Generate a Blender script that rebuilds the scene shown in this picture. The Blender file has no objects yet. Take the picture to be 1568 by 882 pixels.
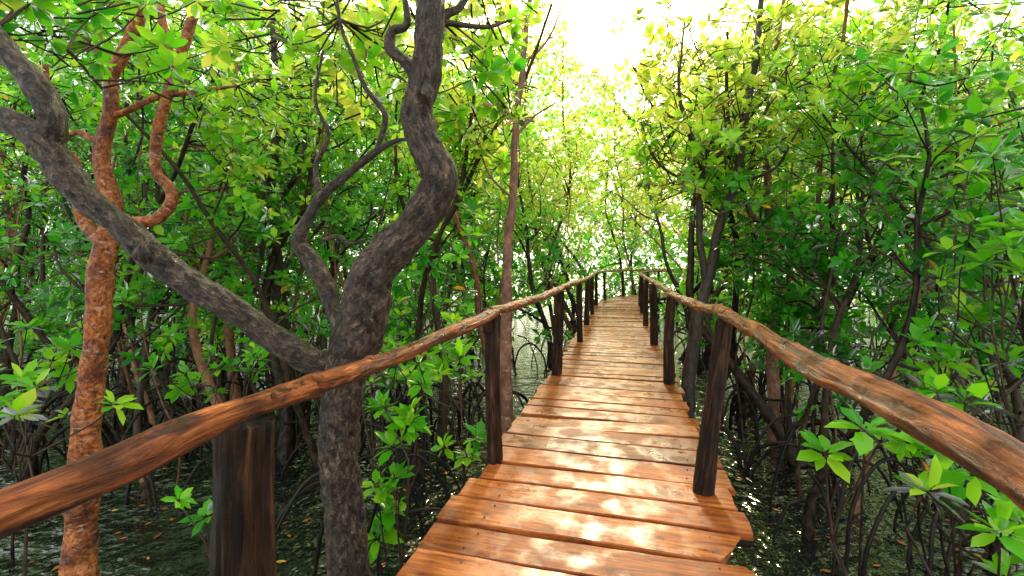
import bpy, math, random
import numpy as np
from mathutils import Vector
R = np.random.default_rng(11)
sc = bpy.context.scene
UP = np.array([0, 0, 1.0])
WATER = -1.25

# ------------------------------------------------------------------ helpers
def mesh_from(name, V, polys, attrs=None, smooth=True, mat=None, parent=None):
    V = np.asarray(V, dtype=np.float32)
    me = bpy.data.meshes.new(name)
    me.vertices.add(len(V)); me.vertices.foreach_set('co', V.ravel())
    loops = np.concatenate([p.ravel() for p in polys]).astype(np.int32)
    sizes = np.concatenate([np.full(len(p), p.shape[1]) for p in polys])
    starts = np.concatenate([[0], np.cumsum(sizes)[:-1]]).astype(np.int32)
    me.loops.add(len(loops)); me.loops.foreach_set('vertex_index', loops)
    me.polygons.add(len(starts)); me.polygons.foreach_set('loop_start', starts)
    me.update(calc_edges=True)
    me.polygons.foreach_set('use_smooth', np.full(len(starts), smooth))
    for k, a in (attrs or {}).items():
        a = np.asarray(a, dtype=np.float32)
        if a.ndim == 2:
            at = me.attributes.new(k, 'FLOAT_VECTOR', 'POINT'); at.data.foreach_set('vector', a.ravel())
        else:
            at = me.attributes.new(k, 'FLOAT', 'POINT'); at.data.foreach_set('value', a)
    me.validate()
    ob = bpy.data.objects.new(name, me)
    sc.collection.objects.link(ob)
    if mat: me.materials.append(mat)
    if parent: ob.parent = parent
    return ob

def empty(name):
    e = bpy.data.objects.new(name, None); sc.collection.objects.link(e); return e

class MB:
    def __init__(s): s.v = []; s.f = {}; s.tc = []; s.rnd = []; s.n = 0
    def add(s, v, faces, tc, rnd=0.0):
        for f in faces:
            s.f.setdefault(f.shape[1], []).append(f + s.n)
        s.v.append(v); s.tc.append(tc); s.rnd.append(np.full(len(v), rnd)); s.n += len(v)
    def build(s, name, mat, parent=None, smooth=True):
        if not s.n: return None
        return mesh_from(name, np.concatenate(s.v), [np.concatenate(f) for f in s.f.values()],
                         {'tc': np.concatenate(s.tc), 'rnd': np.concatenate(s.rnd)}, smooth, mat, parent)

def catmull(P, step):
    P = np.asarray(P, float)
    if len(P) == 2: 
        n = max(1, int(np.linalg.norm(P[1, :3]-P[0, :3])/step)); t = np.linspace(0, 1, n+1)[:, None]
        return P[0]*(1-t)+P[1]*t
    E = np.vstack([2*P[0]-P[1], P, 2*P[-1]-P[-2]])
    E[0, 3] = P[0, 3]; E[-1, 3] = P[-1, 3]
    out = []
    for i in range(1, len(E)-2):
        a, b, c, d = E[i-1], E[i], E[i+1], E[i+2]
        n = max(1, int(np.linalg.norm(c[:3]-b[:3])/step))
        t = (np.arange(n)/n)[:, None]
        out.append(.5*((2*b)+(-a+c)*t+(2*a-5*b+4*c-d)*t*t+(-a+3*b-3*c+d)*t**3))
    out.append(P[-1:]); return np.vstack(out)

def tube(mb, P, sides=6, step=.15, amp=0., freq=6., cap=False, groove=0., wob=0., rnd=None, fine=0.):
    Q = catmull(P, step)
    if wob:
        ph = R.uniform(0, 6.28, 6); L = np.arange(len(Q))*step
        Q[:, 0] += wob*(np.sin(L*5+ph[0])+.5*np.sin(L*13+ph[1])); Q[:, 1] += wob*(np.sin(L*4+ph[2])+.5*np.sin(L*11+ph[3]))
        Q[:, 2] += wob*.7*(np.sin(L*6+ph[4])+.5*np.sin(L*14+ph[5]))
    C = Q[:, :3]; Rr = np.maximum(Q[:, 3], .0015)
    if cap:
        C = np.vstack([C[:1], C, C[-1:]]); Rr = np.concatenate([[.001], Rr, [.001]])
    n = len(C)
    T = np.gradient(C, axis=0)
    if cap: T[0] = T[1] = C[2]-C[1]; T[-1] = T[-2] = C[-2]-C[-3]
    T /= np.linalg.norm(T, axis=1)[:, None]+1e-9
    N = np.zeros((n, 3)); a = np.cross(T[0], [0.3, .9, .1]); N[0] = a/np.linalg.norm(a)
    for i in range(1, n):
        a = N[i-1]-T[i]*np.dot(N[i-1], T[i]); N[i] = a/(np.linalg.norm(a)+1e-9)
    B = np.cross(T, N)
    th = np.arange(sides)/sides*2*math.pi
    L = np.concatenate([[0], np.cumsum(np.linalg.norm(np.diff(C, axis=0), axis=1))])
    k = np.ones((n, sides))
    if amp:
        for kk, ff, w in [(1, 1, 1), (2, .7, .8), (3, 1.7, .6), (2, 2.9, .5), (5, 2.2, .35), (4, 4.3, .3), (7, 3.4, .25), (0, 1.3, .9), (0, 3.1, .5)]:
            k += amp*w*np.sin(kk*th[None]+ff*freq*L[:, None]*R.uniform(.8, 1.2)+R.uniform(0, 6.28))
    if fine:
        for kk, ff in [(9, 20), (-8, 26), (11, 33), (-12, 14), (6, 41), (-5, 47)]:
            k += fine*.5*np.sin(kk*th[None]+ff*L[:, None]+2*np.sin(L[:, None]*9+kk)+R.uniform(0, 6.28))
    if groove:
        g = 0
        for kk in (5, 9, 14): g = g+np.abs(np.sin(kk*th[None]*.5+R.uniform(0, 6.28)+.6*np.sin(L[:, None]*2+kk)))
        k -= groove*(1.8-g).clip(0)
    V = C[:, None]+(Rr[:, None]*k)[..., None]*(np.cos(th)[None, :, None]*N[:, None]+np.sin(th)[None, :, None]*B[:, None])
    idx = np.arange(n*sides).reshape(n, sides)
    a = idx[:-1]; b = idx[1:]
    F = np.stack([a, np.roll(a, -1, 1), np.roll(b, -1, 1), b], -1).reshape(-1, 4)
    R0 = float(np.mean(Rr)); off = R.uniform(0, 50)
    tc = np.stack([np.broadcast_to(np.cos(th)*R0, (n, sides)), np.broadcast_to(np.sin(th)*R0, (n, sides)), np.broadcast_to((L+off)[:, None], (n, sides))], -1)
    mb.add(V.reshape(-1, 3), [F], tc.reshape(-1, 3), R.random() if rnd is None else rnd)

# ------------------------------------------------------------------ leaves
class Leaves:
    def __init__(s): s.p = []; s.a = []; s.sz = []; s.t = []
    def add(s, p, a, sz, t): s.p.append(p); s.a.append(a); s.sz.append(sz); s.t.append(t)

def leaves_object(name, LV, k, hi, mat, parent=None, spread=(35, 100)):
    if not LV.p: return
    P = np.array(LV.p, float); A = np.array(LV.a, float); A /= np.linalg.norm(A, axis=1)[:, None]+1e-9
    S = np.array(LV.sz); T = np.array(LV.t); n = len(P)
    ref = np.where(np.abs(A[:, 2:3]) > .9, [[1., 0, 0]], [[0, 0, 1.]])
    U = np.cross(A, ref); U /= np.linalg.norm(U, axis=1)[:, None]; W = np.cross(A, U)
    az = (np.arange(k)*2.4)[None]+R.uniform(0, 6.28, (n, 1))+R.normal(0, .25, (n, k))
    el = np.radians(np.linspace(spread[0], spread[1], k)[None]+R.normal(0, 12, (n, k)))
    D = np.cos(el)[..., None]*A[:, None]+np.sin(el)[..., None]*(np.cos(az)[..., None]*U[:, None]+np.sin(az)[..., None]*W[:, None])
    D[..., 2] -= .12; D /= np.linalg.norm(D, axis=2)[..., None]
    Nn = A[:, None]-D*np.sum(A[:, None]*D, 2)[..., None]
    Nn += R.normal(0, .25, Nn.shape); Nn -= D*np.sum(Nn*D, 2)[..., None]
    Nn /= np.linalg.norm(Nn, axis=2)[..., None]+1e-9
    Sd = np.cross(D, Nn)
    Ln = S[:, None]*R.uniform(.6, 1.12, (n, k)); Wd = Ln*R.uniform(.20, .27, (n, k))
    O = P[:, None]+D*(.12*S)[:, None, None]
    tt = np.clip(T[:, None]+R.normal(0, .09, (n, k)), 0, .97)
    yel = R.random((n, k)) < .003; tt[yel] = 1.0
    droop = R.uniform(.0, .28, (n, k))
    if hi:
        prof = [(0, 0, 0), (.28, -.85, .12), (.28, 0, 0), (.28, .85, .12), (.68, -.92, .12), (.68, 0, 0), (.68, .92, .12), (1., 0, 0)]
        f3 = np.array([[0, 2, 1], [0, 3, 2], [4, 5, 7], [5, 6, 7]]); f4 = np.array([[1, 2, 5, 4], [2, 3, 6, 5]])
    else:
        prof = [(0, 0, 0), (.55, -1, .1), (1., 0, 0), (.55, 1, .1)]
        f3 = np.array([[0, 2, 1], [0, 3, 2]]); f4 = None
    m = len(prof); V = np.zeros((n, k, m, 3))
    for i, (t, w, h) in enumerate(prof):
        V[:, :, i] = O+D*(Ln*t)[..., None]+Sd*(Wd*w)[..., None]+Nn*(Wd*2*h-droop*Ln*t*t)[..., None]
    V = V.reshape(-1, 3); nl = n*k
    base = (np.arange(nl)*m)[:, None, None]
    polys = [(f3[None]+base).reshape(-1, 3)]
    if f4 is not None: polys.append((f4[None]+base).reshape(-1, 4))
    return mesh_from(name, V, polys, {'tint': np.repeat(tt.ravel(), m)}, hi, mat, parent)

# ------------------------------------------------------------------ materials
def newmat(name):
    m = bpy.data.materials.new(name); m.use_nodes = True
    nt = m.node_tree; nt.nodes.clear()
    out = nt.nodes.new('ShaderNodeOutputMaterial')
    return m, nt, out
def nd(nt, t, **kw):
    n = nt.nodes.new(t)
    for k, v in kw.items():
        if k.startswith('i_'):
            key = k[2:].replace('_', ' ')
            n.inputs[key].default_value = v
        else: setattr(n, k, v)
    return n
def ramp(nt, stops, src):
    r = nt.nodes.new('ShaderNodeValToRGB'); e = r.color_ramp.elements
    while len(e) < len(stops): e.new(.5)
    for x, (p, c) in zip(e, stops):
        x.position = p; x.color = (*c, 1) if len(c) == 3 else c
    nt.links.new(src, r.inputs[0]); return r

def leaf_material(name, trans=.48):
    m, nt, out = newmat(name); l = nt.links.new
    at = nd(nt, 'ShaderNodeAttribute', attribute_name='tint')
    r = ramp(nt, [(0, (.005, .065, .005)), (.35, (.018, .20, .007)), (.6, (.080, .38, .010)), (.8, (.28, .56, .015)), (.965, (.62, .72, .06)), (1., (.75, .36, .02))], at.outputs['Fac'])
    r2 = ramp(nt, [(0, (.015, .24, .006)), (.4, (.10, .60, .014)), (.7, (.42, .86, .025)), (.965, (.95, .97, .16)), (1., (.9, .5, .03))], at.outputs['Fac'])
    p = nd(nt, 'ShaderNodeBsdfDiffuse'); l(r.outputs[0], p.inputs[0])
    t = nd(nt, 'ShaderNodeBsdfTranslucent'); l(r2.outputs[0], t.inputs[0])
    mx = nd(nt, 'ShaderNodeMixShader'); mx.inputs[0].default_value = trans
    l(p.outputs[0], mx.inputs[1]); l(t.outputs[0], mx.inputs[2])
    gl = nd(nt, 'ShaderNodeBsdfGlossy'); gl.inputs['Roughness'].default_value = .22; gl.inputs[0].default_value = (1, 1, 1, 1)
    fr = nd(nt, 'ShaderNodeFresnel'); fr.inputs[0].default_value = 1.25
    m2 = nd(nt, 'ShaderNodeMixShader'); l(fr.outputs[0], m2.inputs[0]); l(mx.outputs[0], m2.inputs[1]); l(gl.outputs[0], m2.inputs[2])
    l(m2.outputs[0], out.inputs[0])
    return m

def stem_material(name, c0, c1):
    m, nt, out = newmat(name); l = nt.links.new
    at = nd(nt, 'ShaderNodeAttribute', attribute_name='tc')
    mp = nd(nt, 'ShaderNodeMapping'); mp.inputs['Scale'].default_value = (1, 1, .4); l(at.outputs['Vector'], mp.inputs[0])
    n1 = nd(nt, 'ShaderNodeTexNoise', i_Scale=22., i_Detail=3., i_Roughness=.7); l(mp.outputs[0], n1.inputs['Vector'])
    rn = nd(nt, 'ShaderNodeAttribute', attribute_name='rnd')
    ad = nd(nt, 'ShaderNodeMath', operation='MULTIPLY_ADD'); l(rn.outputs['Fac'], ad.inputs[0]); ad.inputs[1].default_value = .25; l(n1.outputs['Fac'], ad.inputs[2])
    r = ramp(nt, [(.42, c0), (.78, c1)], ad.outputs[0])
    p = nd(nt, 'ShaderNodeBsdfDiffuse'); l(r.outputs[0], p.inputs[0])
    gl = nd(nt, 'ShaderNodeBsdfGlossy'); gl.inputs['Roughness'].default_value = .4
    m2 = nd(nt, 'ShaderNodeMixShader'); m2.inputs[0].default_value = .02; l(p.outputs[0], m2.inputs[1]); l(gl.outputs[0], m2.inputs[2])
    l(m2.outputs[0], out.inputs[0]); return m

def bark_material(name, cols, scale=22, stretch=.3, rough=.6, bump=.6, patch=None, dist=.01, blend=.8, blendcol=None, spec=.35):
    m, nt, out = newmat(name); l = nt.links.new
    at = nd(nt, 'ShaderNodeAttribute', attribute_name='tc')
    mp = nd(nt, 'ShaderNodeMapping'); mp.inputs['Scale'].default_value = (1, 1, stretch); l(at.outputs['Vector'], mp.inputs[0])
    n1 = nd(nt, 'ShaderNodeTexNoise', i_Scale=scale, i_Detail=8., i_Roughness=.7, i_Distortion=.8); l(mp.outputs[0], n1.inputs['Vector'])
    n2 = nd(nt, 'ShaderNodeTexNoise', i_Scale=scale*.22, i_Detail=4.); l(at.outputs['Vector'], n2.inputs['Vector'])
    r = ramp(nt, cols, n1.outputs['Fac'])
    col = r.outputs[0]
    mul = nd(nt, 'ShaderNodeMix', data_type='RGBA', blend_type='MULTIPLY'); mul.inputs[0].default_value = blend
    a, b_ = blendcol or ((.4, .4, .4), (1.25, 1.25, 1.25))
    rr = ramp(nt, [(.3, a), (.62, b_)], n2.outputs['Fac'])
    l(col, mul.inputs[6]); l(rr.outputs[0], mul.inputs[7]); col = mul.outputs[2]
    if patch:
        mp2 = nd(nt, 'ShaderNodeMapping'); mp2.inputs['Scale'].default_value = (1, 1, patch[2]); l(at.outputs['Vector'], mp2.inputs[0])
        n3 = nd(nt, 'ShaderNodeTexNoise', i_Scale=patch[1], i_Detail=5., i_Roughness=.65); l(mp2.outputs[0], n3.inputs['Vector'])
        r3 = ramp(nt, [(patch[3], (0, 0, 0)), (patch[3]+.06, (.85, .85, .85))], n3.outputs['Fac'])
        m2 = nd(nt, 'ShaderNodeMix', data_type='RGBA'); l(r3.outputs[0], m2.inputs[0]); l(col, m2.inputs[6]); m2.inputs[7].default_value = (*patch[0], 1)
        col = m2.outputs[2]
    p = nd(nt, 'ShaderNodeBsdfPrincipled'); l(col, p.inputs['Base Color']); p.inputs['Specular IOR Level'].default_value = spec
    rf = nd(nt, 'ShaderNodeMapRange'); l(n2.outputs['Fac'], rf.inputs[0]); rf.inputs[1].default_value = .35; rf.inputs[2].default_value = .65
    rf.inputs[3].default_value = max(.15, rough-.22); rf.inputs[4].default_value = min(1, rough+.2); l(rf.outputs[0], p.inputs['Roughness'])
    b = nd(nt, 'ShaderNodeBump'); b.inputs['Strength'].default_value = bump; b.inputs['Distance'].default_value = dist
    l(n1.outputs['Fac'], b.inputs['Height']); l(b.outputs[0], p.inputs['Normal'])
    l(p.outputs[0], out.inputs[0]); return m

M_leaf = leaf_material('mangrove_leaf')
M_bark1 = bark_material('bark_grey_fissured', [(.37, (.008, .005, .004)), (.47, (.045, .030, .020)), (.58, (.145, .105, .075)), (.72, (.38, .32, .26))], 42, .5, .45, 1., ((.36, .33, .28), 60, 1, .63), .08, .9, ((.34, .23, .16), (1.25, 1.12, 1.0)), .5)
M_bark2 = bark_material('bark_orange_peeling', [(.36, (.06, .014, .005)), (.5, (.36, .10, .022)), (.64, (.62, .27, .10))], 26, .8, .5, 1., ((.48, .34, .25), 12, 2.8, .585), .03, .95, ((.25, .15, .10), (1.2, 1.15, 1.1)))
M_bark3 = stem_material('bark_dark', (.004, .003, .0025), (.07, .046, .03))
M_bark3b = bark_material('bark_dark_rough', [(.3, (.008, .005, .004)), (.55, (.045, .03, .02)), (.75, (.14, .10, .07))], 30, .3, .5, .8, ((.2, .17, .14), 20, .8, .64), .02)
M_bark4 = stem_material('bark_brown', (.03, .012, .006), (.28, .13, .07))
M_bark4b = bark_material('bark_pinkish', [(.3, (.06, .028, .016)), (.55, (.24, .115, .07)), (.75, (.42, .26, .17))], 26, .5, .55, .8, ((.45, .36, .30), 16, 1.5, .62), .02)
M_root = stem_material('root_wet', (.003, .0025, .002), (.022, .016, .012))
M_post = bark_material('post_wet_dark', [(.34, (.004, .0022, .0015)), (.5, (.022, .010, .005)), (.63, (.09, .036, .015)), (.76, (.24, .10, .04))], 30, .09, .48, 1., None, .05, .9, None, .25)
M_rail = bark_material('rail_wet_wood', [(.34, (.018, .005, .0015)), (.45, (.17, .042, .008)), (.56, (.40, .12, .024)), (.68, (.66, .28, .085))], 34, .11, .42, 1., ((.03, .009, .003), 18, .26, .56), .04, .95, ((.30, .19, .13), (1.2, 1.08, 1.0)), .35)

def plank_material():
    m, nt, out = newmat('plank_wet_wood'); l = nt.links.new
    at = nd(nt, 'ShaderNodeAttribute', attribute_name='tc'); rn = nd(nt, 'ShaderNodeAttribute', attribute_name='rnd')
    mp = nd(nt, 'ShaderNodeMapping'); mp.inputs['Scale'].default_value = (.09, 1, 1); l(at.outputs['Vector'], mp.inputs[0])
    n1 = nd(nt, 'ShaderNodeTexNoise', i_Scale=34., i_Detail=7., i_Roughness=.6, i_Distortion=.9); l(mp.outputs[0], n1.inputs['Vector'])
    n2 = nd(nt, 'ShaderNodeTexNoise', i_Scale=3.2, i_Detail=6., i_Roughness=.65); l(at.outputs['Vector'], n2.inputs['Vector'])
    r = ramp(nt, [(.30, (.085, .017, .0035)), (.45, (.25, .060, .009)), (.6, (.38, .105, .017)), (.75, (.52, .19, .048))], n1.outputs['Fac'])
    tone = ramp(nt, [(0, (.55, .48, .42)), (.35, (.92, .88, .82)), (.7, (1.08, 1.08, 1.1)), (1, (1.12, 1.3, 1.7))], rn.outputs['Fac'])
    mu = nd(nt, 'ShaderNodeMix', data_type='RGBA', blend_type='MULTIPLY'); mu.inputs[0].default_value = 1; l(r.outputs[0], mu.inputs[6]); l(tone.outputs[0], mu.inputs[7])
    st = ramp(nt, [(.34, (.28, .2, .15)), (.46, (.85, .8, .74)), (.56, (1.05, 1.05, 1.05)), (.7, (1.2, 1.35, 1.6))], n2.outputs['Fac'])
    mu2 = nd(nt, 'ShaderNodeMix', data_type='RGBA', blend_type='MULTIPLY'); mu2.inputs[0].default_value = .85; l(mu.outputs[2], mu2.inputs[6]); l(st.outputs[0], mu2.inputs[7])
    mpk = nd(nt, 'ShaderNodeMapping'); mpk.inputs['Scale'].default_value = (.55, 1, 1); l(at.outputs['Vector'], mpk.inputs[0])
    vo = nd(nt, 'ShaderNodeTexVoronoi', i_Scale=4.5); l(mpk.outputs[0], vo.inputs['Vector'])
    kn = ramp(nt, [(.03, (.13, .09, .07)), (.085, (.75, .68, .6)), (.12, (1, 1, 1))], vo.outputs['Distance'])
    mu3 = nd(nt, 'ShaderNodeMix', data_type='RGBA', blend_type='MULTIPLY'); mu3.inputs[0].default_value = .8; l(mu2.outputs[2], mu3.inputs[6]); l(kn.outputs[0], mu3.inputs[7])
    p = nd(nt, 'ShaderNodeBsdfPrincipled'); l(mu3.outputs[2], p.inputs['Base Color'])
    n4 = nd(nt, 'ShaderNodeTexNoise', i_Scale=5., i_Detail=4.); l(at.outputs['Vector'], n4.inputs['Vector'])
    rf = ramp(nt, [(.36, (.20, .20, .20)), (.58, (.6, .6, .6))], n4.outputs['Fac']); l(rf.outputs[0], p.inputs['Roughness'])
    p.inputs['Specular IOR Level'].default_value = .3
    b = nd(nt, 'ShaderNodeBump'); b.inputs['Strength'].default_value = .5; b.inputs['Distance'].default_value = .006
    l(n1.outputs['Fac'], b.inputs['Height']); l(b.outputs[0], p.inputs['Normal'])
    l(p.outputs[0], out.inputs[0]); return m
M_plank = plank_material()

def simple(name, col, rough=.5, metal=0):
    m, nt, out = newmat(name); p = nd(nt, 'ShaderNodeBsdfPrincipled')
    n = nd(nt, 'ShaderNodeTexNoise', i_Scale=20.); tc = nd(nt, 'ShaderNodeTexCoord'); nt.links.new(tc.outputs['Object'], n.inputs['Vector'])
    r = ramp(nt, [(.3, tuple(c*.6 for c in col)), (.7, tuple(c*1.3 for c in col))], n.outputs['Fac'])
    nt.links.new(r.outputs[0], p.inputs['Base Color'])
    p.inputs['Roughness'].default_value = rough; p.inputs['Metallic'].default_value = metal
    nt.links.new(p.outputs[0], out.inputs[0]); return m
M_nail = simple('nail_steel', (.06, .04, .03), .5, .6)
M_mud = simple('mud', (.012, .009, .007), .4)

def water_material():
    m, nt, out = newmat('swamp_water'); l = nt.links.new
    tc = nd(nt, 'ShaderNodeTexCoord')
    n = nd(nt, 'ShaderNodeTexNoise', i_Scale=3.2, i_Detail=3., i_Roughness=.55); l(tc.outputs['Object'], n.inputs['Vector'])
    p = nd(nt, 'ShaderNodeBsdfPrincipled'); p.inputs['Roughness'].default_value = .02; p.inputs['IOR'].default_value = 2.2
    p.inputs['Base Color'].default_value = (.005, .006, .006, 1)
    b = nd(nt, 'ShaderNodeBump'); b.inputs['Strength'].default_value = .8; b.inputs['Distance'].default_value = .12
    l(n.outputs['Fac'], b.inputs['Height']); l(b.outputs[0], p.inputs['Normal']); l(p.outputs[0], out.inputs[0]); return m
M_water = water_material()

# ------------------------------------------------------------------ boardwalk line
O = np.array([-.18, 0.]); TH0 = math.radians(13.8); S1 = 17.; RAD = 9.
u0 = np.array([math.sin(TH0), math.cos(TH0)]); v0 = np.array([u0[1], -u0[0]])
def center(s):
    if s <= S1: return O+u0*s, u0, v0
    a = min((s-S1)/RAD, 1.0); th = TH0+a
    p = O+u0*S1+RAD*(v0-np.array([math.cos(th), -math.sin(th)]))
    d = np.array([math.sin(th), math.cos(th)])
    if (s-S1)/RAD > 1.0: p = p+d*(s-S1-RAD)
    return p, d, np.array([d[1], -d[0]])
CL = [(s, *center(s)) for s in np.arange(-3, 34, .5)]
CP = np.array([c[1] for c in CL])
def sw(p):
    d = CP-np.asarray(p)[:2]; i = int(np.argmin((d**2).sum(1)))
    s, c, uu, vv = CL[i]; q = np.asarray(p)[:2]-c
    return s+q@uu, q@vv

def blocked(p, hero=False):
    x, y, z = p[:3]
    s, w = sw(p)
    if abs(w) < 1.12 and z < 2.35 and s < 33: return True
    if s < 5.5 and abs(w) < 1.3: return True
    # the break in the canopy over the walk where the light comes in
    if s < 16 and -1.1-.02*s < w < .35 and z > 1.7+.40*s: return True
    if y > 9 and abs(y*.175-x) < .055*y and z > 1.5+.45*y: return True
    if s < 9 and abs(w) < .5: return True
    if x*x+y*y+(z-1.5)**2 < 2.5**2: return True
    if y < .8: return True
    if not hero and x < .3 and y < 4.5 and z < 3.4: return True
    return False

# ------------------------------------------------------------------ deck
deck = empty('wooden_boardwalk')
pm = MB(); nails = MB()
s = .9; i = 0
while s < 33:
    wd = R.uniform(.25, .32) if s < 6 else R.uniform(.19, .30)
    c, uu, vv = center(s+wd/2)
    yaw = R.normal(0, .008); uu2 = uu*math.cos(yaw)+vv*math.sin(yaw); vv2 = np.array([uu2[1], -uu2[0]])
    l0 = -.82+R.normal(0, .03); l1 = .82+R.normal(0, .03)
    if 2.35 < s < 2.75: l1 = .71
    if 3.55 < s < 4.2: l1 = .88
    if s < 3.1: l0 -= .04
    n = 22; xs = np.linspace(l0, l1, n); h = wd/2-.012; T = .042; ch = .006
    zt = R.normal(0, .0055); tilt = R.normal(0, .007)
    sec = np.array([(-h, -ch), (-h+ch, 0), (0, .0), (h-ch, 0), (h, -ch), (h, -T), (-h, -T)])
    V = np.zeros((n, 7, 3)); tc = np.zeros((n, 7, 3)); off = R.uniform(0, 40)
    jf = np.cumsum(R.normal(0, .002, n)); jb = np.cumsum(R.normal(0, .002, n)); jf -= jf.mean(); jb -= jb.mean()
    for j in range(n):
        q = sec.copy(); q[[0, 1, 6], 0] += jf[j]; q[[3, 4, 5], 0] += jb[j]
        q[1:4, 1] += R.normal(0, .0006)
        ex = np.zeros(7)
        if j in (0, n-1):
            ex = R.normal(0, .006, 7); ex[:5] += 0
            if 2.35 < s < 2.75 and j == n-1: ex = np.array([-.06, -.055, .03, .09, .1, .07, -.05])
            if 2.06 < s < 2.35 and j == n-1: ex = np.array([.02, .02, .05, -.03, -.03, -.02, .02])
        xx = xs[j]+ex
        P2 = c+np.outer(xx, vv2)+np.outer(q[:, 0], uu2)
        V[j, :, :2] = P2; V[j, :, 2] = q[:, 1]+zt+tilt*xx+.004*math.sin(xs[j]*2+i)
        tc[j, :, 0] = xx+off; tc[j, :, 1] = q[:, 0]+off*1.7; tc[j, :, 2] = q[:, 1]+off
    idx = np.arange(n*7).reshape(n, 7); a = idx[:-1]; b = idx[1:]
    F = np.stack([a, np.roll(a, -1, 1), np.roll(b, -1, 1), b], -1).reshape(-1, 4)
    pm.add(V.reshape(-1, 3), [F, idx[0][None], idx[-1][::-1][None]], tc.reshape(-1, 3), R.random())
    if s < 9:
        for wx in (-.62, .62):
            for sy in (-.07, .07):
                q = c+vv2*(wx+R.normal(0, .015))+uu2*sy
                tube(nails, [(q[0], q[1], zt-.01, .0045), (q[0], q[1], zt+tilt*wx+.0045, .0045)], 7, .1, cap=True)
    s += wd; i += 1
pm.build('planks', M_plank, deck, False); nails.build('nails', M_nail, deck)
bm_ = MB()
for wx in (-.6, 0, .6):
    tube(bm_, [(*(center(q)[0]+center(q)[2]*wx), -.115, .062) for q in np.arange(-1, 33, 1.)], 8, .4, .06, 2)
for q in [1.3, 3.2, 5.9, 8.6, 11.2, 13.8, 16.4, 19, 21.5, 24, 26.5, 29]:
    c, uu, vv = center(q); a = c-vv*.95; b = c+vv*.95
    tube(bm_, [(*a, -.24, .06), (*b, -.24, .06)], 8, .3, .06, 2, cap=True)
    for ww in (-.62, .62):
        e = c+vv*ww; tube(bm_, [(*e, -1.7, .06), (*e, -.2, .055)], 8, .3, .06, 2)
bm_.build('beams', M_root, deck)

# ------------------------------------------------------------------ railings
def post(mb, x, y, zt, r, lean=(0, 0)):
    bx, by = x, y; tx, ty = x+lean[0], y+lean[1]
    P = [(bx-lean[0]*1.4, by-lean[1]*1.4, -1.8, r*1.08), (bx-lean[0]*.5, by-lean[1]*.5, -.6, r*1.1), (bx, by, 0, r*1.04),
         (bx+lean[0]*.5+R.normal(0, .008), by+lean[1]*.5, zt*.5, r), (tx, ty, zt, r*.93)]
    near = y < 7
    tube(mb, P, 48 if near else 12, .02 if near else .15, .04, 3, cap=True, groove=.13, fine=.016 if near else 0)

railL = empty('wooden_railing'); railR = empty('wooden_railing')
pl = MB(); pr = MB()
post(pl, -.785, 1.34, 1.035, .084, (0, 0))
post(pl, -.13, 3.46, 1.11, .058, (-.02, 0))
tube(pl, [(-.17, 3.44, .98, .045), (-.19, 3.43, 1.10, .05), (-.195, 3.43, 1.16, .042)], 14, .04, .04, 6, cap=True)
post(pl, .61, 6.19, 1.12, .07, (.03, 0)); post(pl, 1.30, 8.7, 1.14, .06, (-.02, 0)); post(pl, 1.82, 11.1, 1.13, .065, (.02, 0))
post(pl, 2.38, 13.5, 1.13, .06); post(pl, 3.0, 16.2, 1.13, .06)
post(pr, 1.255, 2.98, 1.13, .060, (.15, .03)); post(pr, 1.97, 5.7, 1.08, .062, (.02, 0)); post(pr, 2.62, 8.4, 1.12, .075, (-.03, 0))
post(pr, 3.2, 10.9, 1.12, .06, (.02, 0)); post(pr, 3.9, 13.6, 1.12, .065, (-.03, 0)); post(pr, 4.5, 16.0, 1.12, .06, (.03, 0))
for q in np.arange(19, 33, 2.):
    c, uu, vv = center(q)
    for mb, w in ((pl, -.82), (pr, .82)):
        e = c+vv*w; post(mb, e[0], e[1], 1.12, .06, (R.normal(0, .03), 0))
pl.build('posts', M_post, railL); pr.build('posts', M_post, railR)
rl = MB(); rr_ = MB()
def rail(mb, P, amp=.055):
    tube(mb, P, 40, .012, amp, 3.2, cap=True, wob=.006, groove=.06, fine=.02)
    for k in range(int(2+len(P)/2)):          # knots where side branches were cut off
        a = R.integers(0, len(P)-1); t = R.uniform(.2, .8); q = np.array(P[a])*(1-t)+np.array(P[a+1])*t
        if q[1] > 7: continue
        th = R.uniform(-.6, 1.4); d = np.array([math.sin(th), -.3, math.cos(th)]); d /= np.linalg.norm(d); c = q[:3]+d*q[3]*.5
        tube(mb, [(*(c-d*.01), q[3]*.72), (*(c+d*q[3]*.38), q[3]*.5), (*(c+d*q[3]*.56), q[3]*.34)], 14, .01, .08, 20, cap=True)
rail(rl, [(-1.07, -.05, 1.075, .042), (-.894, .795, 1.07, .041), (-.82, 1.1, 1.072, .047), (-.77, 1.32, 1.078, .040), (-.685, 1.625, 1.062, .043)], .065)
rail(rl, [(-.70, 1.575, 1.075, .030), (-.66, 1.70, 1.068, .038), (-.40, 2.5, 1.09, .037), (-.13, 3.44, 1.125, .041)])
rail(rl, [(-.16, 3.36, 1.14, .036), (.25, 4.7, 1.13, .038), (.69, 6.19, 1.17, .042), (.74, 6.35, 1.17, .038)])
rail(rl, [(.66, 6.1, 1.18, .036), (1.36, 8.7, 1.17, .04), (1.42, 8.9, 1.17, .04)])
rail(rl, [(1.34, 8.6, 1.17, .035), (1.9, 11.1, 1.17, .04), (2.44, 13.6, 1.16, .04)])
rail(rl, [(2.40, 13.4, 1.17, .035), (3.05, 16.3, 1.17, .04), (*(center(19)[0]-center(19)[2]*.82), 1.17, .04)])
rail(rl, [(*(center(q)[0]-center(q)[2]*.82), 1.17, .04) for q in np.arange(18.8, 32, 2)])
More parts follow.
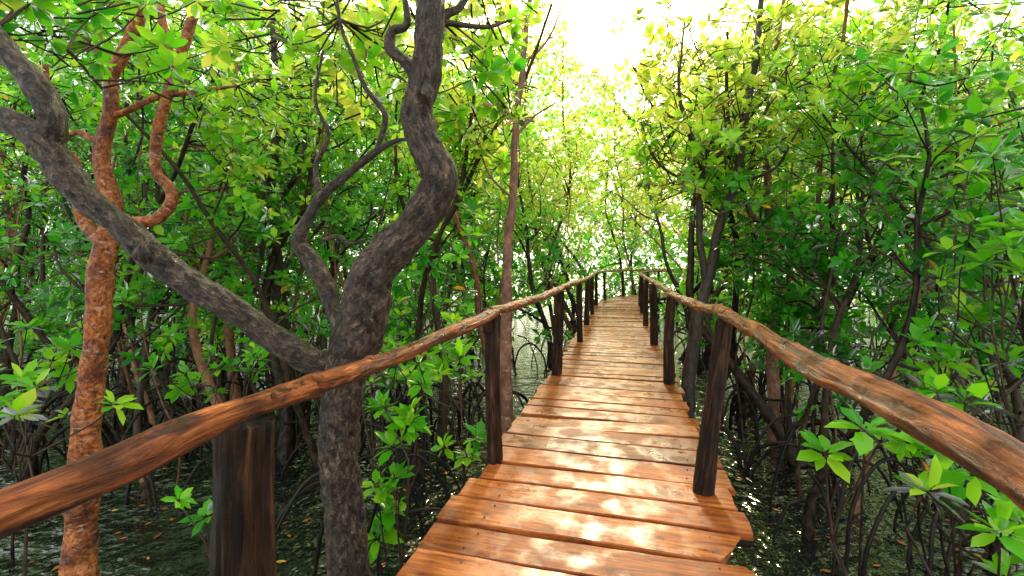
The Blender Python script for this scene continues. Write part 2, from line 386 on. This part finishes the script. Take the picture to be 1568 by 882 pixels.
rail(rr_, [(.70, .05, 1.09, .052), (.90, .80, 1.13, .052), (1.03, 1.35, 1.125, .045), (1.20, 2.1, 1.14, .042), (1.42, 3.02, 1.165, .041), (1.47, 3.25, 1.165, .040)], .065)
rail(rr_, [(1.40, 2.93, 1.175, .035), (1.70, 4.3, 1.12, .040), (2.0, 5.72, 1.115, .042), (2.05, 5.9, 1.12, .04)])
rail(rr_, [(1.97, 5.6, 1.13, .034), (2.62, 8.4, 1.15, .04), (3.2, 10.9, 1.15, .04)])
rail(rr_, [(3.18, 10.8, 1.16, .034), (3.88, 13.6, 1.15, .04), (4.5, 16.0, 1.15, .04), (*(center(19)[0]+center(19)[2]*.82), 1.16, .04)])
rail(rr_, [(*(center(q)[0]+center(q)[2]*.82), 1.16, .04) for q in np.arange(18.8, 32, 2)])
rl.build('handrail', M_rail, railL); rr_.build('handrail', M_rail, railR)
R = np.random.default_rng(23)

# ------------------------------------------------------------------ vegetation generators
def unit(v): v = np.asarray(v, float); return v/(np.linalg.norm(v)+1e-9)
def clump(p):
    return .5+.28*math.sin(p[0]*1.7+p[2]*1.1+1)*math.cos(p[1]*1.3-p[2]*1.6)+.22*math.sin(p[0]*.6-p[1]*.9+p[2]*.7)
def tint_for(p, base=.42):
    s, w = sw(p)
    # sun glow painted into the leaf tint: yellower high up and near the walk
    glow = math.exp(-(w/4.4)**2)*min(1, max(0, (p[2]-1.5)/2.3))
    return float(np.clip(base+.40*(clump(p)-.5)+.56*glow+.06*(p[2]-2)/3+R.normal(0, .09), .03, .94))

def twig(tm, a, b, r=.006, sides=4):
    a = np.asarray(a); b = np.asarray(b); L = np.linalg.norm(b-a)
    m = (a+b)/2+R.normal(0, .12, 3)*L-np.array([0, 0, .12*L])
    tube(tm, [(*a, r*1.6), (*m, r*1.2), (*b, r*.8)], sides, max(.08, L/4))

def gen_tree(base, H, r0, n_limb, n_cl, cr, tm, lv, size=(.10, .14), low=.3, hero=False, tsides=8, roots=4, rm=None, lean=None, twigr=.006, basetint=.42):
    base = np.array([base[0], base[1], WATER-.15]); lean = R.normal(0, .12, 2) if lean is None else np.array(lean)
    basetint = basetint+R.normal(0, .09)
    P = [(*base, r0*1.25)]; p = base.copy(); d = np.array([lean[0], lean[1], 1.])
    n = 8; st = (H-WATER)*.85/n
    for k in range(n):
        d[:2] += R.normal(0, .24, 2); d[:2] *= .85; d[:2] += lean*.2
        p = p+unit(d)*st; P.append((*p, r0*(1-.75*(k+1)/n)))
    if any(blocked(q, hero) for q in P if -.2 < q[2] < 2.4): return False
    tube(tm, P, tsides, .2, .05, 4)
    T = np.array(P); pts = [T[k] for k in range(int(n*.5), n+1)]
    for k in range(n_limb):
        t = R.uniform(low, .97)*n; i0 = int(t); q = T[i0]*(1-(t-i0))+T[min(i0+1, n)]*(t-i0)
        az = R.uniform(0, 6.28); el = R.uniform(.1, 1.0); L = H*R.uniform(.16, .36)
        dd = np.array([math.cos(az)*math.cos(el), math.sin(az)*math.cos(el), math.sin(el)])
        cur = q[:3].copy(); LP = [(*cur, q[3]*.6)]; ok = True; bend = R.normal(0, .5, 3)
        for j in range(4):
            dd = unit(dd+bend*.6+R.normal(0, .28, 3)+UP*.1); cur = cur+dd*L/4; LP.append((*cur, max(.005, q[3]*.6*(1-.2*(j+1)))))
            if blocked(cur, hero): ok = False; break
        if not ok: continue
        tube(tm, LP, max(5, tsides-2), .14); pts += [np.array(a) for a in LP[1:]]*2
    for k in range(n_cl):
        q = pts[R.integers(len(pts))]; o = R.normal(0, 1, 3); o = unit(o)*cr*R.uniform(.25, 1)**.6; o[2] = o[2]*.75+.08
        c = q[:3]+o
        if c[2] < WATER+.7 or blocked(c, hero): continue
        if clump(c*1.6) < .26: continue
        if twigr and k % 2: twig(tm, q[:3]+o*.3, c, twigr*R.uniform(.6, 1.2))
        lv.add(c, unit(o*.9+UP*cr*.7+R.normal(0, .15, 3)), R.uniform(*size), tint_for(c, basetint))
    if rm is not None:
        for k in range(roots):
            az = R.uniform(0, 6.28); rad = R.uniform(.35, .9); z0 = WATER+R.uniform(.3, 1.0)
            a = base.copy(); a[2] = z0; e = a+np.array([math.cos(az)*rad, math.sin(az)*rad, 0]); e[2] = WATER-.2
            m = a+(e-a)*.55; m[2] = z0*.8+WATER*.2+.05
            if blocked(m, True): continue
            tube(rm, [(*a, .02), (*m, .017), (*(e+(m-e)*np.array([.05, .05, .4])), .014), (*e, .012)], 6, .1)
    return True

roots = MB()
# ---- hero tree 1
t1 = empty('mangrove_tree'); m1 = MB(); l1 = Leaves(); m1t = MB()
def H(pts, y, **k): 
    tube(m1, [(p[0], (p[3] if len(p) > 3 else y), p[1], p[2]) for p in pts], **k)
y1 = 2.6; kw = dict(sides=64, step=.014, amp=.045, freq=7., wob=.004, fine=.045)
H([(-.94, -1.6, .17), (-.93, -.9, .13), (-.93, -.28, .112), (-.97, .17, .104), (-.99, .58, .104), (-.955, .84, .122), (-.90, 1.03, .145), (-.835, 1.21, .130), (-.805, 1.40, .116), (-.72, 1.55, .108), (-.575, 1.70, .108), (-.45, 1.88, .106), (-.41, 2.0, .104), (-.49, 2.17, .088), (-.537, 2.37, .084), (-.50, 2.56, .084), (-.48, 2.78, .082), (-.46, 3.04, .078), (-.40, 3.5, .06), (-.2, 4.2, .04)], y1, **kw)
kw = dict(sides=44, step=.014, amp=.055, freq=8., wob=.004, fine=.05)
H([(-.87, 1.02, .09), (-.98, .93, .09), (-1.12, .93, .076), (-1.36, 1.08, .072), (-1.62, 1.25, .070), (-1.84, 1.38, .073), (-2.03, 1.53, .078), (-2.22, 1.70, .07), (-2.40, 1.85, .07), (-2.55, 2.01, .074), (-2.68, 2.18, .082), (-2.81, 2.28, .064), (-3.04, 2.39, .06), (-3.5, 2.6, .05)], y1, **kw)
H([(-2.66, 2.12, .07), (-2.63, 2.33, .07), (-2.72, 2.52, .062), (-2.85, 2.67, .056), (-3.0, 2.85, .05), (-3.3, 3.2, .04)], y1, **kw)
kw = dict(sides=20, step=.02, amp=.055, freq=9., wob=.004, fine=.03)
H([(-.90, 1.05, .075), (-1.04, 1.19, .050, 2.68), (-1.115, 1.36, .052, 2.72), (-1.21, 1.51, .048, 2.75), (-1.29, 1.62, .048, 2.75), (-1.23, 1.77, .036, 2.76), (-1.15, 1.92, .032, 2.78), (-.985, 2.07, .026, 2.8), (-.82, 2.2, .020, 2.8), (-.69, 2.26, .011, 2.82), (-.58, 2.25, .006, 2.85)], y1, **kw)
H([(-.83, 2.19, .018), (-.78, 2.41, .017), (-.91, 2.59, .015), (-.985, 2.78, .012), (-1.06, 3.0, .01), (-1.1, 3.4, .006)], 2.8, **kw)
H([(-1.17, 1.90, .02), (-1.2, 2.1, .016), (-1.13, 2.28, .012), (-1.2, 2.5, .01), (-1.15, 2.8, .007)], 2.78, **kw)
H([(-.53, 2.58, .05), (-.62, 2.67, .032), (-.70, 2.74, .032), (-.69, 2.84, .03), (-.60, 2.88, .022), (-.62, 3.1, .016)], 2.62, **kw)
H([(-.48, 2.80, .04), (-.38, 2.93, .03), (-.30, 2.97, .02), (-.22, 3.1, .015)], 2.62, **kw)
H([(-1.15, 1.64, .012), (-1.05, 1.66, .014), (-.98, 1.62, .01), (-.88, 1.65, .006)], 2.75, **kw)
for (x, z, r) in [(-.80, 1.18, .05), (-.47, 2.45, .04), (-2.04, 1.56, .04), (-.90, .70, .04)]:
    tube(m1, [(x, y1-.05, z-r*1.6, .012), (x, y1-.08, z-.4*r, r*.9), (x, y1-.08, z+.4*r, r*.9), (x, y1-.05, z+r*1.6, .012)], 20, .012, .12, 25, fine=.06)
def crown(tm, lv, n, xr, yr, zr, anchors, size, bt, thr=.2, near=2.3, gate=None):
    for k in range(n):
        c = np.array([R.uniform(*xr), R.uniform(*yr), R.uniform(*zr)])
        if np.linalg.norm(c-[0, 0, 1.5]) < near or clump(c*2.1) < thr: continue
        if abs(sw(c)[1]) < .6 or (gate and gate(c)): continue
        A = np.array(anchors); a = A[np.argmin(((A-c)**2).sum(1)+R.uniform(0, .5, len(A)))]
        dv = c-a; L = np.linalg.norm(dv); st = c-dv*min(1, .45/L)
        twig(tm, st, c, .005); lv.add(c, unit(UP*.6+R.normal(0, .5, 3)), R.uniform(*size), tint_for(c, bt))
A1 = [(-.46, 2.62, 2.95), (-.4, 2.6, 3.4), (-1.06, 2.8, 3.0), (-.6, 2.6, 3.0), (-.25, 2.6, 3.1), (-.8, 2.8, 2.5), (-3, 2.6, 2.8), (-2.7, 2.6, 2.5)]
crown(m1t, l1, 130, (-1.5, .25), (2.7, 4.3), (2.65, 4.0), A1, (.12, .17), .5)
crown(m1t, l1, 50, (-3.6, -1.6), (2.7, 3.6), (2.7, 3.6), A1, (.12, .16), .45)
for b in [[(-.45, 2.6, 2.9, .02), (-.2, 2.9, 3.0, .015), (.0, 3.2, 3.2, .01)], [(-.4, 2.6, 3.2, .02), (-.1, 2.9, 3.5, .012), (.1, 3.3, 3.5, .008)], [(-.5, 2.6, 3.1, .02), (-.9, 2.9, 3.3, .014), (-1.3, 3.2, 3.3, .008)]]:
    tube(m1t, b, 7, .06, wob=.006)
m1.build('trunk_and_limbs', M_bark1, t1); m1t.build('twigs', M_bark3, t1); leaves_object('foliage', l1, 12, True, M_leaf, t1)

# ---- hero tree 2 (orange bark)
t2 = empty('mangrove_tree'); m2 = MB(); l2 = Leaves(); m2t = MB()
def G(mb, pts, y=3.9, **k):
    k.setdefault('sides', 30); k.setdefault('step', .025); k.setdefault('amp', .045); k.setdefault('freq', 6.); k.setdefault('fine', .025)
    tube(mb, [(p[0], y, p[1], p[2]) for p in pts], **k)
G(m2, [(-3.73, -1.7, .16), (-3.70, -1.0, .122), (-3.66, -.16, .108), (-3.61, .40, .096), (-3.54, 1.07, .088), (-3.51, 1.52, .090), (-3.47, 1.70, .09), (-3.41, 1.96, .07), (-3.49, 2.24, .065), (-3.51, 2.47, .06), (-3.44, 2.8, .055), (-3.43, 3.08, .05), (-3.3, 3.36, .05), (-3.19, 3.64, .045), (-3.24, 3.98, .04), (-3.2, 4.8, .03)])
G(m2, [(-3.50, 1.55, .08), (-3.40, 1.74, .065), (-3.27, 1.83, .055), (-3.05, 1.88, .048), (-2.92, 2.02, .046), (-2.94, 2.15, .046), (-3.05, 2.3, .043), (-3.02, 2.69, .042), (-2.91, 3.08, .042), (-2.79, 3.42, .04), (-2.71, 3.64, .035), (-2.5, 3.9, .03), (-2.3, 4.5, .02)])
G(m2, [(-2.88, 3.15, .03), (-2.98, 3.5, .03), (-3.0, 3.8, .025), (-2.9, 4.3, .02)])
G(m2, [(-3.44, 2.76, .03), (-3.3, 2.80, .028), (-3.05, 2.92, .024), (-2.71, 2.97, .02), (-2.35, 3.02, .01)])
G(m2, [(-3.50, 1.66, .06), (-3.69, 1.91, .048), (-3.75, 2.36, .04), (-3.95, 2.6, .03), (-4.0, 3.2, .02)])
G(m2, [(-3.50, 2.5, .03), (-3.72, 2.62, .022), (-3.9, 2.55, .015), (-4.1, 2.65, .01)])
A2 = [(-3.3, 3.9, 3.4), (-3.2, 3.9, 4.), (-2.6, 3.9, 3.8), (-2.35, 3.9, 3.02), (-4, 3.9, 3), (-4.1, 3.9, 2.65), (-2.9, 3.9, 3.1)]
crown(m2t, l2, 190, (-5.4, -1.5), (4.0, 5.2), (2.75, 4.6), A2, (.11, .15), .45)
m2.build('trunk_and_limbs', M_bark2, t2); m2t.build('twigs', M_bark3, t2); leaves_object('foliage', l2, 11, True, M_leaf, t2)

def slim_tree(P, branches, mat, zr, ncl, size=(.12, .16), bt=.5):
    t = empty('mangrove_tree'); m = MB(); lv = Leaves(); tw = MB()
    tube(m, P, 16, .05, .05, 6., wob=.006, fine=.02)
    for b in branches: tube(m, b, 10, .07, .05, 6., wob=.006)
    A = np.array(P+[q for b in branches for q in b]+[q for b in branches for q in b[1:]]); A = A[A[:, 2] > zr[0]-.6]
    for k in range(ncl):
        q = A[R.integers(len(A))]; c = q[:3]+unit(R.normal(0, 1, 3))*R.uniform(.2, 1.1)
        if c[2] < zr[0] or c[2] > zr[1]: continue
        s_, w_ = sw(c)
        if -1. < w_ < .35: continue
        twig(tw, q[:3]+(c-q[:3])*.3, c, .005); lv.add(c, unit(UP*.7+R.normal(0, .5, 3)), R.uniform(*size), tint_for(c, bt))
    m.build('trunk_and_limbs', mat, t); tw.build('twigs', M_bark3, t); leaves_object('foliage', lv, 11, True, M_leaf, t)
slim_tree([(-.06, 5, -1.5, .08), (-.065, 5, .2, .072), (-.065, 5, .95, .062), (-.043, 5, 1.66, .052), (.007, 5, 2.24, .042), (.043, 5, 2.96, .038), (.115, 5, 3.67, .032), (.2, 5, 4.39, .028), (.3, 5.1, 5.4, .02)],
          [[(.04, 5, 2.9, .02), (.25, 5.1, 3.15, .014), (.5, 5.1, 3.3, .008)], [(.1, 5, 3.5, .02), (-.2, 5.1, 3.8, .014), (-.4, 5.1, 4.3, .008)], [(.0, 5, 2.2, .016), (-.25, 5.1, 2.5, .012), (-.4, 5.1, 2.9, .008)],
           [(.12, 5, 3.7, .02), (.4, 5.1, 4.0, .014), (.6, 5.2, 4.5, .008)]], M_bark4b, (2.5, 6), 110, bt=.6)
slim_tree([(2.2, 5.8, -1.5, .10), (2.25, 5.8, -.14, .085), (2.34, 5.8, .69, .075), (2.5, 5.8, 1.28, .07), (2.63, 5.8, 1.94, .058), (2.84, 5.8, 2.52, .053), (2.96, 5.8, 3.27, .048), (3.13, 5.8, 4.35, .04), (3.23, 5.8, 5.4, .028)],
          [[(2.48, 5.8, 1.2, .045), (2.4, 5.8, 1.69, .042), (2.4, 5.8, 2.36, .038), (2.42, 5.8, 2.69, .034), (2.21, 5.8, 3.27, .025), (2.13, 5.8, 3.85, .018), (2.2, 5.8, 4.6, .012)],
           [(2.42, 5.8, 2.65, .022), (2.1, 5.8, 2.62, .018), (1.8, 5.8, 2.85, .014), (1.65, 5.8, 3.3, .01)], [(2.42, 5.8, 2.7, .02), (2.7, 5.8, 3.0, .016), (2.7, 5.8, 3.6, .012)],
           [(2.95, 5.8, 3.1, .03), (3.3, 5.9, 3.5, .022), (3.5, 6, 4.2, .014)], [(2.85, 5.8, 2.5, .025), (3.3, 5.7, 2.7, .018), (3.6, 5.7, 3.2, .012)],
           [(2.2, 5.8, 3.3, .02), (1.8, 5.8, 3.5, .014), (1.5, 5.7, 4.0, .008)]], M_bark3b, (2.3, 6.5), 330, bt=.55)
slim_tree([(4.05, 7, -1.5, .09), (4.0, 7, .5, .08), (4.1, 7, 1.2, .07), (3.98, 7, 2.0, .065), (3.92, 7, 3.5, .055), (4.1, 7, 5.0, .04), (4.3, 7, 6.2, .025)],
          [[(3.98, 7, 2.0, .04), (3.6, 7, 2.4, .03), (3.4, 7, 3.2, .02)], [(3.92, 7, 3.2, .03), (4.4, 7, 3.8, .022), (4.6, 7, 4.6, .015)]], M_bark4b, (2.4, 7), 150, bt=.45)
slim_tree([(-3.55, 7.2, -1.5, .13), (-3.65, 7.2, .5, .115), (-3.75, 7.2, 1.5, .11), (-3.85, 7.2, 2.6, .09), (-3.7, 7.2, 3.8, .07), (-3.8, 7.2, 5.5, .04)],
          [[(-3.8, 7.2, 2.4, .05), (-3.3, 7.1, 3.0, .035), (-3.2, 7.1, 4.0, .02)], [(-3.75, 7.2, 3.2, .04), (-4.4, 7.2, 3.8, .03), (-4.6, 7.2, 5, .02)]], M_bark3b, (2.0, 7), 180, bt=.4)

# ---- near saplings with large rosettes
def sapling(base, tips, extra=2, size=(.14, .185), tint=.62, spread=.22):
    e = empty('mangrove_sapling'); m = MB(); lv = Leaves()
    base = np.array(base, float); top = np.mean(np.array(tips), 0); hub = base*.35+top*.65; hub[2] = base[2]*.45+min(t[2] for t in tips)*.55
    tube(m, [(*base, .014), (*((base+hub)/2+R.normal(0, .03, 3)), .012), (*hub, .010)], 7, .08)
    for t in tips:
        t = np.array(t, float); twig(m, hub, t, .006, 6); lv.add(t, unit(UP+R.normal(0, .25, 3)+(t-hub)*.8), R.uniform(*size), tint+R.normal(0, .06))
        for k in range(extra):
            q = t+R.normal(0, spread, 3)*np.array([1, 1, .7])
            if blocked(q, True): continue
            twig(m, (hub+t)/2, q, .005, 5); lv.add(q, unit(UP+R.normal(0, .35, 3)), R.uniform(*size)*.9, tint+R.normal(0, .08))
    m.build('stems', M_bark3, e); leaves_object('leaves', lv, 12, True, M_leaf, e)
sapling((2.0, 2.6, -1.4), [(1.86, 2.4, .62), (1.72, 2.5, .45), (2.02, 2.5, .52)], 1)
sapling((2.4, 2.5, -1.4), [(2.15, 2.25, .55), (2.45, 2.5, .35), (2.6, 2.6, .7)], 2)
sapling((2.5, 2.0, -1.4), [(2.25, 2.0, .35), (2.4, 2.1, .15), (2.7, 2.4, .05)], 2)
sapling((-.7, 3.5, -1.4), [(-.87, 3.3, .16), (-.98, 3.3, -.12), (-.75, 3.4, .33), (-.95, 3.4, .42), (-.9, 3.3, -.3)], 2, spread=.16)
sapling((-.35, 4.3, -1.4), [(-.48, 4.2, .62), (-.66, 4.2, .70), (-.38, 4.3, .42)], 4)
sapling((-.4, 4.1, -1.4), [(-.30, 4.0, -.05), (-.40, 4.0, -.2)], 1)
sapling((-1.75, 2.9, -1.4), [(-1.78, 2.65, .02)], 1, (.1, .12), spread=.1)
sapling((-3.4, 3.2, -1.4), [(-3.35, 3.2, .62), (-3.6, 3.3, .5)], 2)
sapling((-2.9, 4.6, -1.4), [(-2.9, 4.5, .45), (-3.2, 4.6, .25), (-2.6, 4.7, .5)], 4)
sapling((-4.6, 4.2, -1.4), [(-4.5, 4.2, .4), (-4.8, 4.2, .15), (-4.3, 4.3, .7)], 5)
sapling((-1.4, 4.6, -1.4), [(-1.4, 4.5, .5), (-1.65, 4.6, .75), (-1.2, 4.6, .35)], 4)
sapling((3.2, 3.2, -1.4), [(3.2, 3.2, 1.1), (3.0, 3.2, .8), (3.4, 3.3, .6)], 5)
sapling((3.5, 3.0, -1.4), [(3.3, 2.9, 1.7), (3.5, 3.1, 1.9), (3.1, 3.0, 1.5)], 5)
sapling((3.9, 3.6, -1.4), [(3.7, 3.6, 2.2), (3.9, 3.7, 2.5), (4.1, 3.7, 1.9)], 5)

# ---- surrounding mangrove forest
forest = empty('mangrove_forest')
fa = MB(); fb = MB(); nearL = Leaves(); midL = Leaves(); farL = Leaves()
for (x, y, h) in [(3.4, 3.8, 4.5), (4.4, 4.2, 5), (3.0, 4.6, 4.2), (5.2, 5.2, 5.5), (3.6, 5.4, 5.5), (4.5, 6.2, 6), (6.2, 6.0, 6), (2.6, 7.2, 5.5), (5.6, 3.9, 5), (4.9, 7.8, 6.5), (-4.6, 5.8, 5.5), (-2.6, 6.2, 5.5), (-1.2, 6.0, 5), (-6.0, 5.6, 6)]:
    gen_tree((x, y), h, R.uniform(.035, .06), 11, 115, .65, fa, nearL, (.125, .17), .3, roots=3, rm=roots, basetint=.32 if x > 0 else .42)
# trees whose crowns lean over the walk from its right side
for (x, y, h, ln) in [(4.3, 9.6, 7.2, (-.22, 0)), (5.0, 12.0, 8.5, (-.2, 0)), (4.0, 8.0, 6.4, (-.15, 0)), (.6, 10.4, 6.5, (.02, 0))]:
    gen_tree((x, y), h, .07, 13, 190, .9, fa, nearL, (.13, .18), .45, roots=3, rm=roots, lean=ln, basetint=.55)
cnt = 0
for k in range(900):
    y = R.uniform(4.8, 13); x = R.uniform(-1, 1)*(y*1.18+1.0)
    s_, w_ = sw((x, y, 0))
    if abs(w_) < 1.5 or (x < 0 and y < 5.6): continue
    if cnt >= 48: break
    if gen_tree((x, y), R.uniform(2.6, 4.0)+y*.5, R.uniform(.03, .09), R.integers(8, 13), 108, R.uniform(.55, .9), fa if R.random() < .66 else fb, nearL, (.13, .175), .38, roots=3, rm=roots, tsides=8, basetint=.42): cnt += 1
cnt = 0
for k in range(1500):
    y = R.uniform(5.2, 13); x = R.uniform(-1, 1)*(y*1.18+1.); s_, w_ = sw((x, y, 0))
    if abs(w_) < 1.7 or (x < 0 and y < 6.4): continue
    if cnt >= 50: break
    if gen_tree((x, y), R.uniform(.8, 2.4), R.uniform(.012, .03), 5, 42, R.uniform(.3, .55), fa, nearL, (.12, .16), .6, roots=1, rm=roots, tsides=6, basetint=.52): cnt += 1
cnt = 0
for k in range(1500):
    y = R.uniform(12, 25); x = R.uniform(-1, 1)*(y*1.15+1); s_, w_ = sw((x, y, 0))
    if abs(w_) < 1.5: continue
    if cnt >= 92: break
    if gen_tree((x, y), min(12, R.uniform(3.5, 6.)+.33*y), R.uniform(.05, .10), 11, 125, R.uniform(.8, 1.3), fa if R.random() < .7 else fb, midL, (.24, .32), .12, roots=3, rm=roots, tsides=6, twigr=0, basetint=.42): cnt += 1
for (x, y, h) in [(4.2, 21.5, 9), (5.4, 23, 10), (2.6, 20, 8), (6.8, 25, 10), (3.6, 24.5, 10), (8.5, 24, 10), (2.2, 15.5, 6.5), (5.9, 14.5, 7), (1.1, 12.5, 6), (5.2, 12.3, 6.5)]:
    gen_tree((x, y), h, .09, 12, 210, 1.1, fa, midL, (.2, .28), .15, roots=3, rm=roots, tsides=7, twigr=0, basetint=.62)
for k in range(90):
    y = R.uniform(4.8, 16); x = R.uniform(-1, 1)*(y*1.15); s_, w_ = sw((x, y, 0))
    if abs(w_) < 1.4: continue
    r = R.uniform(.010, .03); h = R.uniform(1.5, 4.5); P = [(x, y, -1.5, r)]; q = np.array([x, y, -1.5])
    for j in range(6): q = q+np.array([R.normal(0, .13), R.normal(0, .13), (h+1.5)/6]); P.append((*q, r*(1-.1*j)))
    if any(blocked(p) for p in P): continue
    tube(fa if R.random() < .6 else fb, P, 6, .2, .04)
for k in range(12500):
    y = 22+R.random()**.9*22; x = R.uniform(-1, 1)*(y*1.15+2); z = WATER+R.random()*(15.5+2*math.sin(x*.5)+1.5*math.sin(x*1.3+y))
    c = np.array([x, y, z])
    if blocked(c) or clump(c*.8) < .25: continue
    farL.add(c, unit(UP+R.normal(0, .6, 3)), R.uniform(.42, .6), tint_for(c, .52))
fa.build('stems_dark', M_bark3, forest); fb.build('stems_brown', M_bark4, forest)
leaves_object('foliage_near', nearL, 10, True, M_leaf, forest)
leaves_object('foliage_middle', midL, 9, False, M_leaf, forest)
leaves_object('foliage_far', farL, 8, False, M_leaf, forest)

# ---- prop roots
for k in range(180):
    y = R.uniform(5.4, 13) if k < 130 else R.uniform(6.2, 8.8); x = R.uniform(-1, .9)*(y*1.1) if k < 130 else R.uniform(-8, -1.4); s_, w_ = sw((x, y, 0))
    if abs(w_) < 1.6: continue
    az = R.uniform(0, 6.28); rad = R.uniform(.5, 1.5); h = R.uniform(.3, 1.15); d = np.array([math.cos(az), math.sin(az)])*rad
    r = R.uniform(.014, .032)
    P = [(x, y, WATER-.2, r), (x+d[0]*.12, y+d[1]*.12, WATER+h*.6, r), (x+d[0]*.5, y+d[1]*.5, WATER+h, r*1.1), (x+d[0]*.88, y+d[1]*.88, WATER+h*.55, r), (x+d[0], y+d[1], WATER-.2, r)]
    if any(abs(sw(p)[1]) < 1.1 for p in P): continue
    tube(roots, P, 7, .1, wob=.01)
for k in range(10):
    x = R.uniform(-2.6, -1.2) if k < 6 else R.uniform(2.2, 3.4); y = R.uniform(3.2, 4.6)
    P = [(x, y, WATER-.2, .016), (x+.12, y, -.6, .016), (x+.45, y+.1, -.2+R.normal(0, .15), .014), (x+.8, y+.2, -.5, .012), (x+.95, y+.2, WATER-.2, .01)]
    tube(roots, P, 7, .08, wob=.01)
roots.build('prop_roots', M_root)

# ---- water, mud, floating leaves
g = np.linspace(-1, 1, 150); xs = np.sign(g)*(np.abs(g)**2.6)*300; ys = xs+10
X, Y = np.meshgrid(xs, ys)
Z = WATER-.24+.09*np.sin(X*1.3+np.sin(Y*.9)*1.5)*np.cos(Y*1.1+np.sin(X*.7))+.05*np.sin(X*3.7+Y*2.1)+.03*np.sin(Y*6.3-X*5)
Z = np.where(np.hypot(X, Y) > 30, WATER-.05, Z)
idx = np.arange(X.size).reshape(X.shape)
F = np.stack([idx[:-1, :-1], idx[:-1, 1:], idx[1:, 1:], idx[1:, :-1]], -1).reshape(-1, 4)
mesh_from('mud_ground', np.stack([X, Y, Z], -1).reshape(-1, 3), [F], None, True, M_mud)
mesh_from('water', np.array([(-300, -290, WATER), (300, -290, WATER), (300, 310, WATER), (-300, 310, WATER)]), [np.array([[0, 1, 2, 3]])], None, False, M_water)
n = 500; m_, nt, out = newmat('dead_leaf'); p = nd(nt, 'ShaderNodeBsdfPrincipled'); p.inputs['Roughness'].default_value = .4
a_ = nd(nt, 'ShaderNodeAttribute', attribute_name='tint'); r_ = ramp(nt, [(0, (.10, .03, .008)), (.6, (.35, .12, .02)), (1, (.6, .4, .06))], a_.outputs['Fac']); nt.links.new(r_.outputs[0], p.inputs['Base Color']); nt.links.new(p.outputs[0], out.inputs[0])
yy = R.uniform(3.4, 13, n); xx = R.uniform(-1, 1, n)*yy*1.1; th = R.uniform(0, 6.28, n); L = R.uniform(.05, .11, n)
V = np.zeros((n, 4, 3)); d = np.stack([np.cos(th), np.sin(th)], -1); e = np.stack([-d[:, 1], d[:, 0]], -1)
for i_, (a, b) in enumerate([(0, 0), (.5, -.22), (1, 0), (.5, .22)]):
    V[:, i_, 0] = xx+d[:, 0]*L*a+e[:, 0]*L*b; V[:, i_, 1] = yy+d[:, 1]*L*a+e[:, 1]*L*b; V[:, i_, 2] = WATER+.005+R.uniform(0, .006, n)
mesh_from('fallen_leaves', V.reshape(-1, 3), [np.arange(n*4).reshape(-1, 4)], {'tint': np.repeat(R.random(n), 4)}, False, m_)

# ------------------------------------------------------------------ light, sky, camera
az, el = math.radians(11), math.radians(34)
sd = Vector((math.sin(az)*math.cos(el), math.cos(az)*math.cos(el), math.sin(el)))
L = bpy.data.lights.new('sun', 'SUN'); L.energy = 4.5; L.angle = math.radians(5.); L.color = (1., .90, .62)
lo = bpy.data.objects.new('sun', L); sc.collection.objects.link(lo); lo.rotation_euler = sd.to_track_quat('Z', 'Y').to_euler()
w = bpy.data.worlds.new('World'); sc.world = w; w.use_nodes = True; nt = w.node_tree
bg = nt.nodes['Background']; sk = nt.nodes.new('ShaderNodeTexSky'); sk.sky_type = 'NISHITA'; sk.sun_disc = False
sk.sun_elevation = el; sk.sun_rotation = az; sk.dust_density = 5.; sk.air_density = 1.; sk.ozone_density = .6
# cloud veil and sun aureole added over the sky to brighten the forest
tcw = nt.nodes.new('ShaderNodeTexCoord'); cn = nt.nodes.new('ShaderNodeTexNoise'); cn.inputs['Scale'].default_value = 2.5; cn.inputs['Detail'].default_value = 3
nt.links.new(tcw.outputs['Generated'], cn.inputs['Vector'])
cr_ = nt.nodes.new('ShaderNodeMapRange'); cr_.inputs[1].default_value = .3; cr_.inputs[2].default_value = .6; cr_.inputs[3].default_value = .6; cr_.inputs[4].default_value = .95
nt.links.new(cn.outputs['Fac'], cr_.inputs[0])
mx = nt.nodes.new('ShaderNodeMix'); mx.data_type = 'RGBA'; mx.inputs[7].default_value = (15.5, 16., 15.5, 1)
nt.links.new(cr_.outputs[0], mx.inputs[0]); nt.links.new(sk.outputs[0], mx.inputs[6])
dt = nt.nodes.new('ShaderNodeVectorMath'); dt.operation = 'DOT_PRODUCT'; dt.inputs[1].default_value = sd; nt.links.new(tcw.outputs['Generated'], dt.inputs[0])
mxm = nt.nodes.new('ShaderNodeMath'); mxm.operation = 'MAXIMUM'; mxm.inputs[1].default_value = 0; nt.links.new(dt.outputs['Value'], mxm.inputs[0])
pw = nt.nodes.new('ShaderNodeMath'); pw.operation = 'POWER'; pw.inputs[1].default_value = 14; nt.links.new(mxm.outputs[0], pw.inputs[0])
au = nt.nodes.new('ShaderNodeMix'); au.data_type = 'RGBA'; au.blend_type = 'ADD'; au.clamp_result = False; au.clamp_factor = True
au.inputs[7].default_value = (48, 40, 10, 1); nt.links.new(pw.outputs[0], au.inputs[0]); nt.links.new(mx.outputs[2], au.inputs[6])
nt.links.new(au.outputs[2], bg.inputs[0]); bg.inputs[1].default_value = .15
cam = bpy.data.cameras.new('camera'); co = bpy.data.objects.new('camera', cam); sc.collection.objects.link(co)
co.location = (0, 0, 1.5); co.rotation_euler = (math.radians(90), 0, 0); cam.lens = 16; cam.sensor_width = 36
cam.shift_y = -.0242; cam.clip_start = .02; cam.clip_end = 1200; sc.camera = co
sc.view_settings.view_transform = 'Standard'; sc.view_settings.look = 'None'; sc.view_settings.exposure = 0
